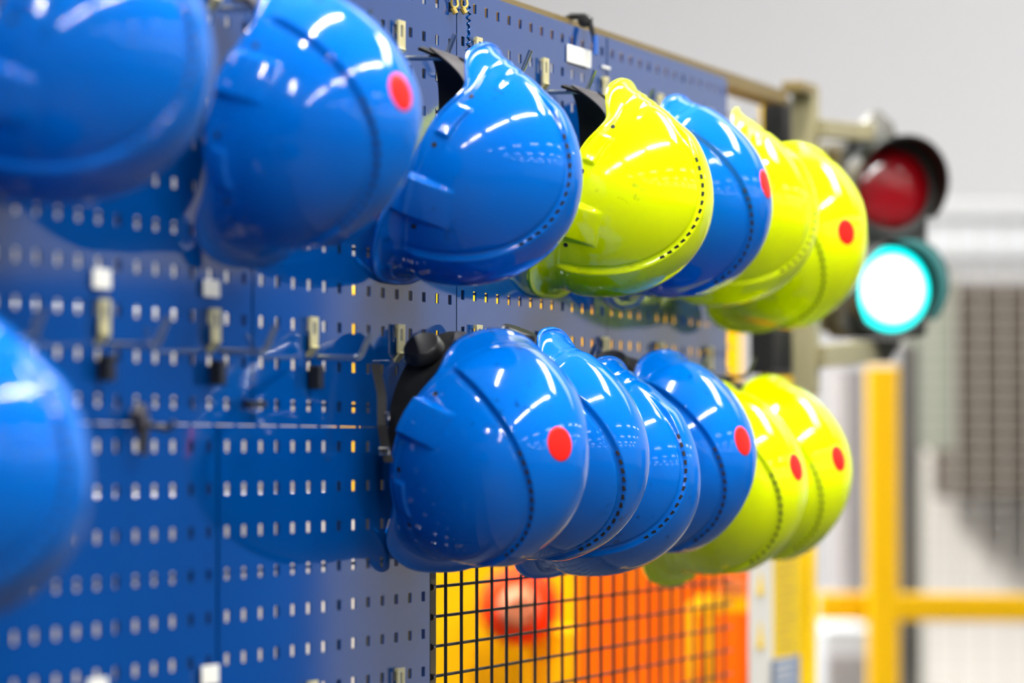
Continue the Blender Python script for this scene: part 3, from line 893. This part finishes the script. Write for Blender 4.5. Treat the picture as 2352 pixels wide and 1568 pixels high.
# arms (they belong to the bracket)
br = [o for o in sc.objects if o.name.startswith('signal_bracket')][0]
def arm(pts, w_, name):
    mb = MB()
    for a, b in zip(pts[:-1], pts[1:]):
        d = b - a; L_ = d.length + .006
        mt = Matrix.Translation(a - br.location) @ d.to_track_quat('X', 'Z').to_matrix().to_4x4()
        mb.box(-.003, L_, -.012, .012, -w_, w_, mt, bev=.002)
    return mb.build(name, 'beige', br)
back = C0 - ax * .045
p1 = Vector((pb0.x, pb0.y - .014, at(1870, 302, 5.5).z))
p2 = at(1955, 303, 5.60); p3 = Vector((back.x, back.y, C0.z + .1605))
arm([p1, p2, p3], .0125, 'upper_arm')
lug = MB().tube([p3 - br.location + Vector((0, 0, -.014)), p3 - br.location + Vector((0, 0, .012)), p3 - br.location + Vector((0, 0, .030))], [.034, .026, .008], 16)
autosmooth(lug.build('clamp', 'signal_clamp', br))
p1 = Vector((pb0.x, pb0.y - .014, at(1870, 822, 5.5).z)); p3 = Vector((back.x, back.y, C0.z - .1625))
arm([p1, p3], .0155, 'lower_arm')
lug = MB().tube([p3 - br.location + Vector((0, 0, -.016)), p3 - br.location + Vector((0, 0, .015))], [.022, .038], 16)
autosmooth(lug.build('clamp', 'signal_clamp', br))

# blue steel cabinet across the aisle, outside the frame; the left panels mirror it
e = empty('blue_cabinet', (6.2, -3.15, 0)); e.rotation_euler = (0, 0, math.radians(-25)); tag(e, 'tall blue steel cabinet across the aisle, mirrored in the left panels', 'cabinet')
MB().box(-.3, .3, -.75, .75, .1, 1.95, bev=.01).build('body', 'cab_blue', e)
MB().box(-.32, -.3, -.73, -.01, .14, 1.9, bev=.004).build('door', 'cab_blue', e); MB().box(-.32, -.3, .01, .73, .14, 1.9, bev=.004).build('door', 'cab_blue', e)
MB().box(-.28, .28, -.73, .73, 0, .1).build('plinth', 'black', e)

# ------------------------------------------------------------------ far right of the hall
e = empty('guard_post', base_at(2028, 7.3)); tag(e, 'yellow guard rail post in the blurred right background', 'post')
c = at(2028, 842, 7.3)
MB().box(-.028, .028, -.028, .028, 0, c.z, bev=.004).build('tube', 'guard_yellow', e); MB().box(-.07, .07, -.07, .07, 0, .012).build('foot_plate', 'guard_yellow', e)
e.rotation_euler = (0, 0, YAW)
e = empty('guard_post_grey', base_at(2088, 7.5)); e.name = 'grey_post'; tag(e, 'dark grey post standing right beside the yellow guard post', 'post')
c = at(2088, 790, 7.5); MB().box(-.018, .018, -.018, .018, 0, c.z, bev=.003).build('tube', 'grey_dark' if 'grey_dark' in M else 'signal_side', e); MB().box(-.05, .05, -.05, .05, 0, .01).build('foot_plate', 'black', e)
e.rotation_euler = (0, 0, YAW)
# horizontal guard rail
def bar(name, a, b, hw, m, parent=None):
    d = b - a; mt = Matrix.Translation(a) @ d.to_track_quat('X', 'Z').to_matrix().to_4x4()
    mb = MB().box(0, d.length, -hw * .6, hw * .6, -hw, hw, mt, bev=hw * .2)
    if parent: mb.v = [tuple(Vector(v) - parent.location) for v in mb.v]
    return mb.build(name, m, parent)
o = bar('guard_rail', at(1880, 1392, 7.35), at(2700, 1400, 7.45), .026, 'guard_yellow'); tag(o, 'yellow horizontal guard rail crossing the right background', 'rail')
# light mesh fence on the right
e = empty('light_mesh_fence', base_at(2250, 7.9)); tag(e, 'pale wire mesh fence in the blurred right background', 'fence')
za, zb = at(2250, 470, 7.9).z, .1
xa, xb = at(2085, 900, 7.9), at(2800, 900, 7.9); d = (xb - xa); d.z = 0; Lf = d.length; d.normalize()
vwm = MB().tube([(0, 0, 0), (0, 0, za - zb)], .0020, 6).mesh('vertical_wire', 'mesh_light')
hwm = MB().tube([(0, 0, 0), tuple(d * Lf)], .0009, 6).mesh('horizontal_wire', 'mesh_light')
base = Vector((xa.x, xa.y, 0)) - e.location
k = 0
while k * .05 < Lf:
    p = base + d * (k * .05); link('vertical_wire', vwm, e, (p.x, p.y, zb)); k += 1
z = zb
while z < za:
    link('horizontal_wire', hwm, e, (base.x, base.y, z)); z += .03
struct_ = MB().box(0, Lf, -.02, .02, 0, .035, bev=.004)
o = struct_.build('top_rail', 'grey_box', e); o.location = (base.x, base.y, za - .03); o.rotation_euler = (0, 0, math.atan2(d.y, d.x))
# cabinets behind it
e = empty('brown_cabinet', base_at(2400, 9.0)); tag(e, 'dark brown grey cabinet hung high behind the pale mesh fence', 'cabinet')
slab('body', 2192, 2700, 645, 1147, 9.0, .5, 'brown_box', e, .01)
slab('leg', 2660, 2690, 1147, 2900, 9.0, .05, 'brown_box', e, .004)
e = empty('green_grey_panel', base_at(2150, 8.8)); tag(e, 'green grey panel between the dark post and the brown cabinet', 'panel')
slab('sheet', 2075, 2192, 625, 1035, 8.8, .05, 'green_grey', e, .004)
slab('leg', 2110, 2122, 1035, 2900, 8.8, .03, 'green_grey', e, .002)
e = empty('pale_grey_duct', base_at(2200, 10)); tag(e, 'pale grey horizontal duct above the cabinets in the right background', 'duct')
slab('body', 2085, 2900, 468, 600, 10, .3, 'grey_box', e, .02); slab('seam', 2085, 2900, 488, 500, 9.99, .02, 'grey_col', e, .002)
slab('hanger', 2400, 2412, 100, 470, 10, .02, 'grey_box', e, .001)
e = empty('white_crates', base_at(2300, 9.4)); e.name = 'white_low_wall'; tag(e, 'off white low partition behind the pale mesh fence', 'partition')
slab('body', 2100, 2900, 1035, 2500, 9.5, .1, 'white_box', e, .01)
e = empty('grey_column', base_at(1945, 8.2)); tag(e, 'pale grey rounded column between the helmets and the yellow guard post', 'column')
c = at(1945, 845, 8.2); mb = MB()
mb.lathe([(.001, 0), (.040, 0), (.040, -(c.z)), (.001, -(c.z))], 28, Matrix.Translation((0, 0, c.z)) @ Matrix.Rotation(math.pi / 2, 4, 'Y') @ Matrix.Scale(-1, 4, (1, 0, 0)))
autosmooth(mb.build('tube', 'grey_col', e))
e = empty('floor_cabinet', base_at(1950, 7.9)); tag(e, 'low grey cabinet under the guard rail beside the yellow post', 'cabinet')
slab('body', 1890, 2000, 1440, 2700, 7.9, .3, 'grey_box', e, .01)
slab('door', 1900, 1990, 1500, 2600, 7.89, .02, 'grey_col', e, .004)
